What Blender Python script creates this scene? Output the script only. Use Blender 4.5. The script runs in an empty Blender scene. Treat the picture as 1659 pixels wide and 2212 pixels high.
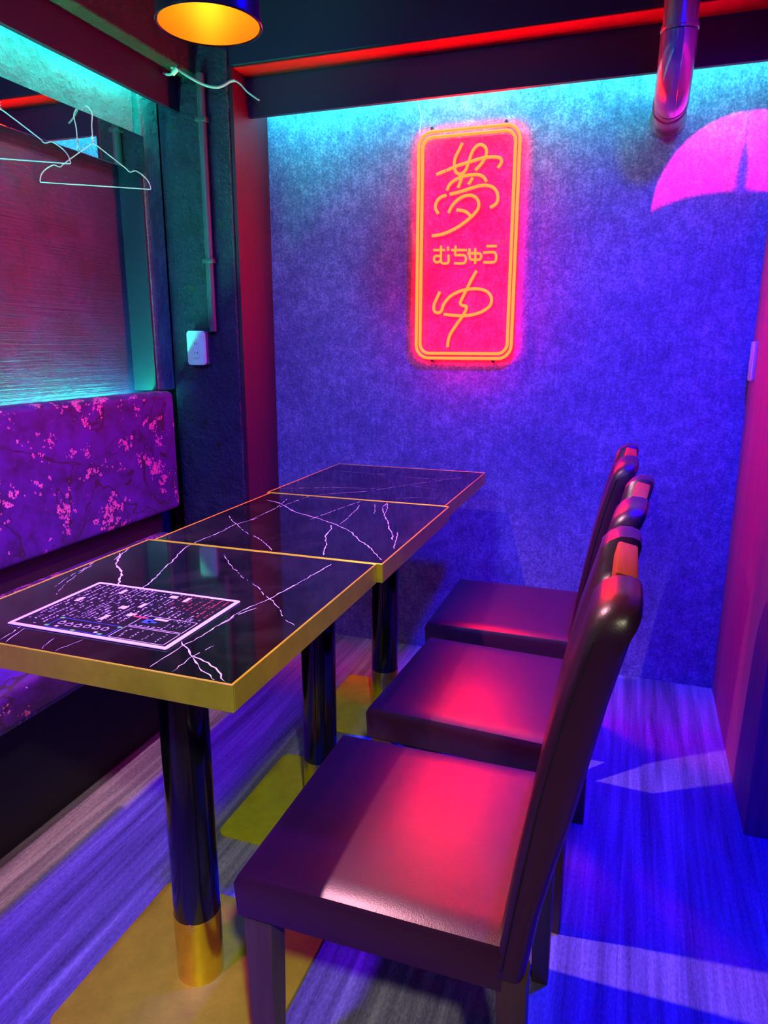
import bpy, bmesh, math, random
from mathutils import Vector, Matrix
R_ = math.radians
random.seed(7)
scene = bpy.context.scene
COL = scene.collection

# ------------------------------------------------------------------ camera
cam_d = bpy.data.cameras.new('camera'); cam = bpy.data.objects.new('camera', cam_d); COL.objects.link(cam)
cam_d.sensor_fit = 'VERTICAL'; cam_d.sensor_height = 24.0; cam_d.lens = 24.0 * 1526.8 / 2212.0
cam_d.clip_start = 0.02
r_, u_, f_ = Vector((0.94439645, 0.32879637, 0.00287948)), Vector((-0.07854662, 0.21708713, 0.97298695)), Vector((-0.31928948, 0.9191116, -0.23084216))
cam.matrix_world = Matrix(((r_.x, u_.x, -f_.x, 0), (r_.y, u_.y, -f_.y, 0), (r_.z, u_.z, -f_.z, 1.22759), (0, 0, 0, 1)))
scene.camera = cam

# ------------------------------------------------------------------ light
vs = scene.view_settings
vs.view_transform = 'Standard'; vs.look = 'None'; vs.gamma = 1.0; vs.use_curve_mapping = False
vs.exposure = 0.0
world = bpy.data.worlds.new('world'); scene.world = world; world.use_nodes = True
bg = world.node_tree.nodes['Background']
bg.inputs[0].default_value = (0.03, 0.02, 1.0, 1); bg.inputs[1].default_value = 0.06

def lamp(name, kind, loc, power, color, target=None, **kw):
    d = bpy.data.lights.new(name, kind); d.energy = power; d.color = color
    for k, v in kw.items(): setattr(d, k, v)
    o = bpy.data.objects.new(name, d); COL.objects.link(o); o.location = loc
    if target is not None:
        o.rotation_euler = (Vector(target) - Vector(loc)).to_track_quat('-Z', 'Y').to_euler()
    return o
# blue ceiling downlight above the aisle, a paler one nearer the entrance, an added violet fill, warm spots
lamp('blue_ceiling_lamp', 'SPOT', (0.26, 1.55, 2.40), 430, (0.0, 0.0, 1.0), (0.18, 1.40, 0.0), spot_size=R_(150), spot_blend=1.0, shadow_soft_size=0.05)
lamp('blue_entrance_lamp', 'SPOT', (-0.55, -0.9, 2.35), 230, (0.20, 0.17, 0.85), (-1.20, 2.6, 0.95), spot_size=R_(52), spot_blend=1.0, shadow_soft_size=0.10)
lamp('violet_bench_fill', 'SPOT', (-1.12, -0.20, 2.40), 420, (0.16, 0.0, 1.0), (-1.22, 1.0, 0.0), spot_size=R_(56), spot_blend=1.0, shadow_soft_size=0.08)  # unseen fill, added to bring more blue onto the floor by the bench
lamp('magenta_spot_lamp', 'SPOT', (0.09, 0.60, 2.30), 1700, (1.0, 0.0, 0.05), (0.285, 2.644, 1.655), spot_size=R_(14.6), spot_blend=0.03, shadow_soft_size=0.008)
lamp('violet_spot_lamp', 'SPOT', (0.11, 0.60, 2.30), 650, (0.05, 0.0, 1.0), (0.285, 2.644, 1.655), spot_size=R_(14.6), spot_blend=0.03, shadow_soft_size=0.008)
lamp('aisle_warm_lamp', 'SPOT', (0.38, -0.50, 2.05), 85, (1.0, 0.95, 0.62), (-0.78, 1.28, 0.10), spot_size=R_(32), spot_blend=0.8, shadow_soft_size=0.05)

# ------------------------------------------------------------------ material helpers
def nodes_of(name):
    m = bpy.data.materials.new(name); m.use_nodes = True
    nt = m.node_tree; b = nt.nodes['Principled BSDF']
    return m, nt, b
def link(nt, a, b): nt.links.new(a, b)
def simple(name, col, rough=0.5, metal=0.0, spec=0.5, coat=0.0):
    m, nt, b = nodes_of(name)
    b.inputs['Base Color'].default_value = (*col, 1); b.inputs['Roughness'].default_value = rough
    b.inputs['Metallic'].default_value = metal; b.inputs['Specular IOR Level'].default_value = spec
    b.inputs['Coat Weight'].default_value = coat
    return m
def coords(nt, scale=(1, 1, 1)):
    t = nt.nodes.new('ShaderNodeTexCoord'); mp = nt.nodes.new('ShaderNodeMapping')
    mp.inputs['Scale'].default_value = scale; link(nt, t.outputs['Object'], mp.inputs['Vector'])
    return mp.outputs['Vector']
def noise(nt, vec, scale, detail=4, rough=0.6, dist=0.0):
    n = nt.nodes.new('ShaderNodeTexNoise'); n.inputs['Scale'].default_value = scale; n.inputs['Detail'].default_value = detail
    n.inputs['Roughness'].default_value = rough; n.inputs['Distortion'].default_value = dist
    link(nt, vec, n.inputs['Vector']); return n.outputs['Fac']
def ramp(nt, fac, stops):
    r = nt.nodes.new('ShaderNodeValToRGB'); e = r.color_ramp.elements
    while len(e) < len(stops): e.new(0.5)
    for el, (p, c) in zip(e, stops):
        el.position = p; el.color = (*c, 1) if len(c) == 3 else c
    link(nt, fac, r.inputs['Fac']); return r.outputs['Color']
def math_(nt, op, a, b=None, c=None):
    n = nt.nodes.new('ShaderNodeMath'); n.operation = op
    for i, v in enumerate((a, b, c)):
        if v is None: continue
        if isinstance(v, (int, float)): n.inputs[i].default_value = v
        else: link(nt, v, n.inputs[i])
    return n.outputs[0]
def mixc(nt, fac, a, b, mode='MIX'):
    n = nt.nodes.new('ShaderNodeMix'); n.data_type = 'RGBA'; n.blend_type = mode
    for s, v in ((n.inputs[0], fac), (n.inputs[6], a), (n.inputs[7], b)):
        if isinstance(v, (int, float)): s.default_value = v
        elif isinstance(v, tuple): s.default_value = (*v, 1)
        else: link(nt, v, s)
    return n.outputs[2]
def bump(nt, b, height, strength=0.3, dist=0.01):
    n = nt.nodes.new('ShaderNodeBump'); n.inputs['Strength'].default_value = strength; n.inputs['Distance'].default_value = dist
    link(nt, height, n.inputs['Height']); link(nt, n.outputs['Normal'], b.inputs['Normal'])
def emit(name, col, strength):
    m, nt, b = nodes_of(name)
    b.inputs['Base Color'].default_value = (0, 0, 0, 1)
    b.inputs['Emission Color'].default_value = (*col, 1); b.inputs['Emission Strength'].default_value = strength
    return m

# ------------------------------------------------------------------ materials
def mat_wallpaper():
    m, nt, b = nodes_of('mottled_wallpaper'); v = coords(nt)
    big = noise(nt, v, 3.0, 5, 0.65); fine = noise(nt, v, 150, 3, 0.7); mid = noise(nt, v, 26, 4, 0.7)
    vs_ = coords(nt, (60, 60, 6)); thread = noise(nt, vs_, 1.5, 3, 0.6)
    f = math_(nt, 'ADD', math_(nt, 'MULTIPLY', fine, 0.5), math_(nt, 'MULTIPLY', mid, 0.28))
    f = math_(nt, 'ADD', f, math_(nt, 'MULTIPLY', big, 0.22)); f = math_(nt, 'ADD', f, math_(nt, 'MULTIPLY', thread, 0.14))
    c = ramp(nt, f, [(0.42, (0.10, 0.09, 0.22)), (0.57, (0.21, 0.19, 0.44)), (0.70, (0.44, 0.42, 0.74))])
    link(nt, c, b.inputs['Base Color']); b.inputs['Roughness'].default_value = 0.8; b.inputs['Specular IOR Level'].default_value = 0.2
    bump(nt, b, fine, 0.25, 0.003); return m
def mat_floor():
    m, nt, b = nodes_of('grey_wood_floor'); v = coords(nt, (34, 1.3, 1)); s1 = noise(nt, v, 1.0, 6, 0.65, 0.3)
    v2 = coords(nt, (7, 0.5, 1)); s2 = noise(nt, v2, 1.0, 3, 0.5, 0.6)
    v3 = coords(nt, (1, 0.35, 1)); s3 = noise(nt, v3, 260, 2, 0.6)
    f = math_(nt, 'ADD', math_(nt, 'MULTIPLY', s1, 0.5), math_(nt, 'MULTIPLY', s2, 0.3)); f = math_(nt, 'ADD', f, math_(nt, 'MULTIPLY', s3, 0.2))
    c = ramp(nt, f, [(0.36, (0.085, 0.075, 0.13)), (0.50, (0.27, 0.25, 0.40)), (0.64, (0.62, 0.60, 0.78))])
    # board seams
    t = nt.nodes.new('ShaderNodeTexCoord'); sp = nt.nodes.new('ShaderNodeSeparateXYZ'); link(nt, t.outputs['Object'], sp.inputs[0])
    fr = math_(nt, 'FRACT', math_(nt, 'MULTIPLY', math_(nt, 'ADD', sp.outputs[0], 9.06), 1 / 0.152))
    seam = math_(nt, 'LESS_THAN', fr, 0.016)
    c = mixc(nt, math_(nt, 'MULTIPLY', seam, 0.30), c, (0.04, 0.04, 0.045))
    link(nt, c, b.inputs['Base Color']); b.inputs['Roughness'].default_value = 0.55; b.inputs['Specular IOR Level'].default_value = 0.3
    bump(nt, b, f, 0.15, 0.004); return m
def mat_concrete(name, base, rough=0.4, pit=1.0, scale=1.0):
    m, nt, b = nodes_of(name); v = coords(nt)
    n1 = noise(nt, v, 9 * scale, 8, 0.7); n2 = noise(nt, v, 55 * scale, 4, 0.7)
    vo = nt.nodes.new('ShaderNodeTexVoronoi'); vo.inputs['Scale'].default_value = 21 * scale; link(nt, v, vo.inputs['Vector'])
    pits = math_(nt, 'SMOOTH_MIN', vo.outputs['Distance'], 0.22, 0.05)
    h = math_(nt, 'ADD', math_(nt, 'MULTIPLY', n1, 1.4), math_(nt, 'MULTIPLY', n2, 0.45)); h = math_(nt, 'ADD', h, math_(nt, 'MULTIPLY', pits, 1.2 * pit))
    c = ramp(nt, n1, [(0.3, tuple(x * 0.6 for x in base)), (0.7, tuple(x * 1.35 for x in base))])
    link(nt, c, b.inputs['Base Color']); b.inputs['Roughness'].default_value = rough
    bump(nt, b, h, 1.0, 0.03); return m
def mat_panel():
    m, nt, b = nodes_of('dark_painted_board'); v = coords(nt, (1, 1.2, 60)); g = noise(nt, v, 2.5, 4, 0.6, 0.4)
    v2 = coords(nt); sc = noise(nt, v2, 6, 6, 0.7)
    h = math_(nt, 'ADD', math_(nt, 'MULTIPLY', g, 0.6), math_(nt, 'MULTIPLY', sc, 1.6))
    c = ramp(nt, sc, [(0.35, (0.030, 0.011, 0.065)), (0.7, (0.058, 0.022, 0.13))])
    link(nt, c, b.inputs['Base Color']); b.inputs['Roughness'].default_value = 0.38
    bump(nt, b, h, 0.5, 0.01); return m
def mat_leather():
    m, nt, b = nodes_of('dark_leather'); v = coords(nt)
    vo = nt.nodes.new('ShaderNodeTexVoronoi'); vo.inputs['Scale'].default_value = 420; link(nt, v, vo.inputs['Vector'])
    w = noise(nt, v, 14, 3, 0.5)
    b.inputs['Base Color'].default_value = (0.055, 0.008, 0.030, 1); b.inputs['Roughness'].default_value = 0.34
    b.inputs['Specular IOR Level'].default_value = 1.0
    h = math_(nt, 'ADD', math_(nt, 'MULTIPLY', vo.outputs['Distance'], 0.12), math_(nt, 'MULTIPLY', w, 0.8))
    bump(nt, b, h, 0.12, 0.006); return m
def mat_wood(name, c0, c1, rough=0.4, axis=(30, 30, 2)):
    m, nt, b = nodes_of(name); v = coords(nt, axis); g = noise(nt, v, 2.0, 5, 0.6, 0.5)
    link(nt, ramp(nt, g, [(0.3, c0), (0.7, c1)]), b.inputs['Base Color']); b.inputs['Roughness'].default_value = rough
    bump(nt, b, g, 0.12, 0.003); return m
def mat_brass(name, rough, wear=True, col=(0.86, 0.66, 0.16), metal=0.75):
    m, nt, b = nodes_of(name); v = coords(nt); w = noise(nt, v, 14, 6, 0.7); fine = noise(nt, coords(nt, (4, 90, 90)), 4, 3, 0.6)
    c = ramp(nt, w, [(0.3, tuple(x * 0.72 for x in col)), (0.7, col)])
    link(nt, c, b.inputs['Base Color']); b.inputs['Metallic'].default_value = metal
    rr = math_(nt, 'ADD', math_(nt, 'MULTIPLY', w, 0.25 if wear else 0.08), rough - 0.1); link(nt, rr, b.inputs['Roughness'])
    bump(nt, b, math_(nt, 'ADD', fine, w), 0.08, 0.003); return m
def mat_marble():
    m, nt, b = nodes_of('black_marble'); v = coords(nt); n = noise(nt, v, 5, 6, 0.6, 1.2)
    link(nt, ramp(nt, n, [(0.45, (0.006, 0.005, 0.006)), (0.75, (0.022, 0.018, 0.018))]), b.inputs['Base Color'])
    b.inputs['Roughness'].default_value = 0.05; b.inputs['Specular IOR Level'].default_value = 0.75; return m
def mat_fabric():
    m, nt, b = nodes_of('cherry_blossom_fabric')
    t = nt.nodes.new('ShaderNodeTexCoord'); sp = nt.nodes.new('ShaderNodeSeparateXYZ'); link(nt, t.outputs['Object'], sp.inputs[0])
    cb = nt.nodes.new('ShaderNodeCombineXYZ'); link(nt, sp.outputs[1], cb.inputs[0])
    link(nt, math_(nt, 'SUBTRACT', sp.outputs[2], sp.outputs[0]), cb.inputs[1])        # unfold the top onto the front
    uv = cb.outputs[0]
    cl = noise(nt, uv, 8.0, 4, 0.7)
    def flowers(scale, R, thr):
        vo = nt.nodes.new('ShaderNodeTexVoronoi'); vo.voronoi_dimensions = '2D'; vo.inputs['Scale'].default_value = scale
        vo.inputs['Randomness'].default_value = 0.8; link(nt, uv, vo.inputs['Vector'])
        sub = nt.nodes.new('ShaderNodeVectorMath'); sub.operation = 'SUBTRACT'; link(nt, uv, sub.inputs[0]); link(nt, vo.outputs['Position'], sub.inputs[1])
        s2 = nt.nodes.new('ShaderNodeSeparateXYZ'); link(nt, sub.outputs[0], s2.inputs[0])
        ang = math_(nt, 'ARCTAN2', s2.outputs[1], s2.outputs[0])
        sc = nt.nodes.new('ShaderNodeSeparateColor'); link(nt, vo.outputs['Color'], sc.inputs[0])
        ph = math_(nt, 'ADD', math_(nt, 'MULTIPLY', ang, 2.5), math_(nt, 'MULTIPLY', sc.outputs[0], 6.0))
        pet = math_(nt, 'ABSOLUTE', math_(nt, 'COSINE', ph))
        rad = math_(nt, 'MULTIPLY', math_(nt, 'ADD', math_(nt, 'MULTIPLY', math_(nt, 'POWER', pet, 0.6), 0.6), 0.4), R)
        ln = nt.nodes.new('ShaderNodeVectorMath'); ln.operation = 'LENGTH'; link(nt, sub.outputs[0], ln.inputs[0])
        d = ln.outputs[1]
        ins = math_(nt, 'LESS_THAN', d, math_(nt, 'MULTIPLY', rad, math_(nt, 'ADD', math_(nt, 'MULTIPLY', sc.outputs[1], 0.5), 0.6)))
        core = math_(nt, 'GREATER_THAN', d, R * 0.18)
        msk = math_(nt, 'GREATER_THAN', math_(nt, 'ADD', cl, math_(nt, 'MULTIPLY', sc.outputs[2], 0.12)), thr)
        return math_(nt, 'MULTIPLY', math_(nt, 'MULTIPLY', ins, core), msk)
    fl = math_(nt, 'MAXIMUM', math_(nt, 'MAXIMUM', flowers(27, 0.0165, 0.66), flowers(50, 0.0095, 0.645)), flowers(95, 0.0045, 0.66))
    br = noise(nt, uv, 3.2, 3, 0.5, 1.6); br = math_(nt, 'LESS_THAN', math_(nt, 'ABSOLUTE', math_(nt, 'SUBTRACT', br, 0.5)), 0.011)
    basec = ramp(nt, noise(nt, uv, 9, 5, 0.7), [(0.35, (0.03, 0.003, 0.08)), (0.62, (0.09, 0.009, 0.33))])
    c = mixc(nt, math_(nt, 'MULTIPLY', br, 0.85), basec, (0.03, 0.012, 0.02))
    pn = noise(nt, uv, 160, 2, 0.5); pc = ramp(nt, pn, [(0.35, (0.60, 0.08, 0.25)), (0.6, (0.95, 0.34, 0.55))])
    c = mixc(nt, fl, c, pc)
    link(nt, c, b.inputs['Base Color']); b.inputs['Roughness'].default_value = 0.6; b.inputs['Sheen Weight'].default_value = 0.1
    wv = noise(nt, uv, 500, 2, 0.5); bump(nt, b, wv, 0.15, 0.002); return m
def mat_acrylic():
    m, nt, b = nodes_of('clear_acrylic'); nt.nodes.remove(b)
    tr = nt.nodes.new('ShaderNodeBsdfTransparent'); tr.inputs[0].default_value = (0.96, 0.96, 0.97, 1)
    gl = nt.nodes.new('ShaderNodeBsdfGlossy'); gl.inputs['Roughness'].default_value = 0.04
    fr = nt.nodes.new('ShaderNodeFresnel'); fr.inputs['IOR'].default_value = 1.49
    mx = nt.nodes.new('ShaderNodeMixShader'); link(nt, fr.outputs[0], mx.inputs[0]); link(nt, tr.outputs[0], mx.inputs[1]); link(nt, gl.outputs[0], mx.inputs[2])
    link(nt, mx.outputs[0], nt.nodes['Material Output'].inputs['Surface']); return m

M = dict(
    wallpaper=mat_wallpaper(), floor=mat_floor(), column=mat_concrete('dark_painted_concrete', (0.045, 0.030, 0.085), 0.30),
    lintel=mat_concrete('painted_plaster', (0.10, 0.22, 0.26), 0.5, 0.5, 0.8), beam=mat_concrete('brown_concrete', (0.04, 0.045, 0.04), 0.7, 0.6),
    panel=mat_panel(), ceiling=simple('ceiling_paint', (0.10, 0.09, 0.10), 0.7), board=simple('dark_board_paint', (0.016, 0.007, 0.05), 0.55), jamb=simple('dark_blue_lining', (0.03, 0.012, 0.05), 0.45), glowpaint=simple('painted_red_glow', (0.55, 0.010, 0.008), 0.5),
    redboard=mat_wood('red_brown_board', (0.065, 0.003, 0.02), (0.09, 0.004, 0.03), 0.5),
    partition=mat_wood('partition_wood', (0.34, 0.06, 0.24), (0.52, 0.10, 0.36), 0.55, (26, 26, 1.2)),
    leather=mat_leather(), legwood=mat_wood('dark_leg_wood', (0.10, 0.045, 0.035), (0.17, 0.08, 0.06), 0.35),
    grip=mat_wood('grip_wood', (0.50, 0.08, 0.012), (0.66, 0.13, 0.02), 0.65, (40, 4, 40)), seam=simple('dark_stitching', (0.008, 0.007, 0.008), 0.7),
    marble=mat_marble(), vein=simple('white_vein', (0.80, 0.78, 0.80), 0.15), brass=mat_brass('brushed_brass', 0.38, False, (0.86, 0.82, 0.03), 0.5),
    plate=mat_brass('worn_brass_plate', 0.48, True, (0.92, 0.88, 0.02), 0.3), polish=mat_brass('polished_brass', 0.18, False, (0.95, 0.74, 0.05), 0.85), underside=simple('table_underside', (0.02, 0.015, 0.015), 0.6),
    black=simple('black_gloss_metal', (0.008, 0.008, 0.009), 0.12, 0.0, 0.6), blackmatte=simple('black_plinth', (0.012, 0.010, 0.012), 0.7),
    fabric=mat_fabric(), acrylic=mat_acrylic(), chrome=simple('chrome', (0.75, 0.75, 0.78), 0.15, 1.0), mirror=simple('mirror_steel', (0.88, 0.88, 0.90), 0.02, 1.0),
    white=simple('white_plastic', (0.80, 0.80, 0.80), 0.35), dark=simple('dark_slot', (0.02, 0.02, 0.02), 0.6), cable=simple('grey_cable', (0.50, 0.52, 0.55), 0.45),
    hanger=simple('pale_coated_wire', (0.90, 0.58, 0.68), 0.3), duct=simple('painted_steel_duct', (0.42, 0.40, 0.44), 0.18, 0.6), conduit=simple('blue_grey_conduit', (0.07, 0.07, 0.10), 0.4),
    shade=simple('black_shade_paint', (0.015, 0.015, 0.018), 0.25), gold=simple('gold_shade_lining', (0.85, 0.45, 0.05), 0.45, 0.3),
    bulb=emit('warm_bulb_glow', (1.0, 0.52, 0.06), 38), neon=emit('red_neon_glow', (100.0, 0.42, 0.05), 1.0), led=emit('teal_led_glow', (0.03, 1.0, 0.78), 130), led_low=emit('teal_led_glow_low', (0.02, 1.0, 0.42), 430),
    paper=simple('laminated_white_paper', (0.80, 0.74, 0.82), 0.25), ink=simple('black_print', (0.012, 0.010, 0.014), 0.25),
    textw=simple('pale_print', (0.80, 0.70, 0.80), 0.3), textr=simple('red_print', (0.75, 0.06, 0.10), 0.3), textb=simple('blue_print', (0.05, 0.12, 0.65), 0.3),
    textg=simple('green_print', (0.12, 0.60, 0.10), 0.3), texty=simple('cream_print', (0.85, 0.65, 0.40), 0.3),
)

# ------------------------------------------------------------------ object helpers
def tag(o, label, cat, group=None):
    o['label'] = label; o['category'] = cat
    if group: o['group'] = group
    return o
def thing(name, loc, label, cat, group=None, rz=0.0):
    o = bpy.data.objects.new(name, None); COL.objects.link(o); o.location = loc; o.rotation_euler.z = rz
    o.empty_display_size = 0.05
    return tag(o, label, cat, group)
def obj(name, bm, mats, parent=None, smooth=False):
    me = bpy.data.meshes.new(name); bmesh.ops.recalc_face_normals(bm, faces=bm.faces); bm.to_mesh(me); bm.free()
    for m in (mats if isinstance(mats, (list, tuple)) else [mats]): me.materials.append(m)
    if smooth:
        for p in me.polygons: p.use_smooth = len(p.vertices) <= 6
        try: me.set_sharp_from_angle(angle=R_(42))
        except Exception: pass
    o = bpy.data.objects.new(name, me); COL.objects.link(o)
    if parent: o.parent = parent
    return o
def struct(name, bm, m, smooth=False):
    o = obj(name, bm, m, None, smooth); o['kind'] = 'structure'; return o
def box(x0, x1, y0, y1, z0, z1, bev=0.0, seg=2, bm=None):
    b = bmesh.new()
    bmesh.ops.create_cube(b, size=1.0)
    for v in b.verts:
        v.co = Vector(((x0 + x1) / 2 + v.co.x * (x1 - x0), (y0 + y1) / 2 + v.co.y * (y1 - y0), (z0 + z1) / 2 + v.co.z * (z1 - z0)))
    if bev: bmesh.ops.bevel(b, geom=list(b.edges), offset=bev, segments=seg, profile=0.5, affect='EDGES')
    if bm is None: return b
    join(bm, b); return bm
def join(bm, b, mi=None):
    mp = {}
    for v in b.verts: mp[v] = bm.verts.new(v.co)
    for f in b.faces:
        nf = bm.faces.new([mp[v] for v in f.verts]); nf.material_index = f.material_index if mi is None else mi
    b.free()
def smooth_path(pts, n=6):
    P = [Vector(p) for p in pts]
    if len(P) < 3: return P
    out = []
    for i in range(len(P) - 1):
        p0 = P[max(i - 1, 0)]; p1 = P[i]; p2 = P[i + 1]; p3 = P[min(i + 2, len(P) - 1)]
        for k in range(n):
            t = k / n
            out.append(0.5 * ((2 * p1) + (p2 - p0) * t + (2 * p0 - 5 * p1 + 4 * p2 - p3) * t * t + (3 * p1 - p0 - 3 * p2 + p3) * t ** 3))
    out.append(P[-1]); return out
def tube(pts, r, n=8, closed=False, cap=True, bm=None, radii=None):
    b = bm or bmesh.new(); P = [Vector(p) for p in pts]; N = len(P); rings = []; prev = None
    for i, p in enumerate(P):
        if closed: t = (P[(i + 1) % N] - P[i - 1]).normalized()
        else: t = (P[min(i + 1, N - 1)] - P[max(i - 1, 0)]).normalized()
        if prev is None:
            a = Vector((0, 0, 1)) if abs(t.z) < 0.9 else Vector((1, 0, 0)); nrm = t.cross(a).normalized()
        else: nrm = (prev - t * prev.dot(t)).normalized()
        prev = nrm; bi = t.cross(nrm); rr = radii[i] if radii else r
        rings.append([b.verts.new(p + (nrm * math.cos(2 * math.pi * k / n) + bi * math.sin(2 * math.pi * k / n)) * rr) for k in range(n)])
    for i in range(N if closed else N - 1):
        A, B = rings[i], rings[(i + 1) % N]
        for k in range(n): b.faces.new((A[k], A[(k + 1) % n], B[(k + 1) % n], B[k]))
    if cap and not closed:
        b.faces.new(list(reversed(rings[0]))); b.faces.new(rings[-1])
    return b
def lathe(prof, n=40, loc=(0, 0, 0), bm=None, cap0=False, cap1=False):
    b = bm or bmesh.new(); rings = []
    for r, z in prof:
        rings.append([b.verts.new((loc[0] + r * math.cos(2 * math.pi * k / n), loc[1] + r * math.sin(2 * math.pi * k / n), loc[2] + z)) for k in range(n)])
    for A, B in zip(rings[:-1], rings[1:]):
        for k in range(n): b.faces.new((A[k], A[(k + 1) % n], B[(k + 1) % n], B[k]))
    if cap0: b.faces.new(list(reversed(rings[0])))
    if cap1: b.faces.new(rings[-1])
    return b
def rrect(x0, x1, z0, z1, r, n=8):
    pts = []
    for cx, cz, a0 in ((x1 - r, z1 - r, 0), (x0 + r, z1 - r, 90), (x0 + r, z0 + r, 180), (x1 - r, z0 + r, 270)):
        for k in range(n + 1):
            a = R_(a0 + 90 * k / n); pts.append((cx + r * math.cos(a), cz + r * math.sin(a)))
    return pts
def prism(pts2, axis, a0, a1, bev=0.0):
    """extrude a 2-D outline along an axis ('x': pts are (y,z); 'y': (x,z); 'z': (x,y))"""
    b = bmesh.new()
    def P(p, a): return {'x': (a, p[0], p[1]), 'y': (p[0], a, p[1]), 'z': (p[0], p[1], a)}[axis]
    lo = [b.verts.new(P(p, a0)) for p in pts2]; hi = [b.verts.new(P(p, a1)) for p in pts2]; n = len(pts2)
    b.faces.new(lo); b.faces.new(list(reversed(hi)))
    for i in range(n): b.faces.new((lo[i], hi[i], hi[(i + 1) % n], lo[(i + 1) % n]))
    if bev:
        e = [x for x in b.edges if len(x.link_faces) == 2 and any(len(f.verts) > 4 for f in x.link_faces)]
        bmesh.ops.bevel(b, geom=e, offset=bev, segments=2, profile=0.5, affect='EDGES')
    return b

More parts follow.
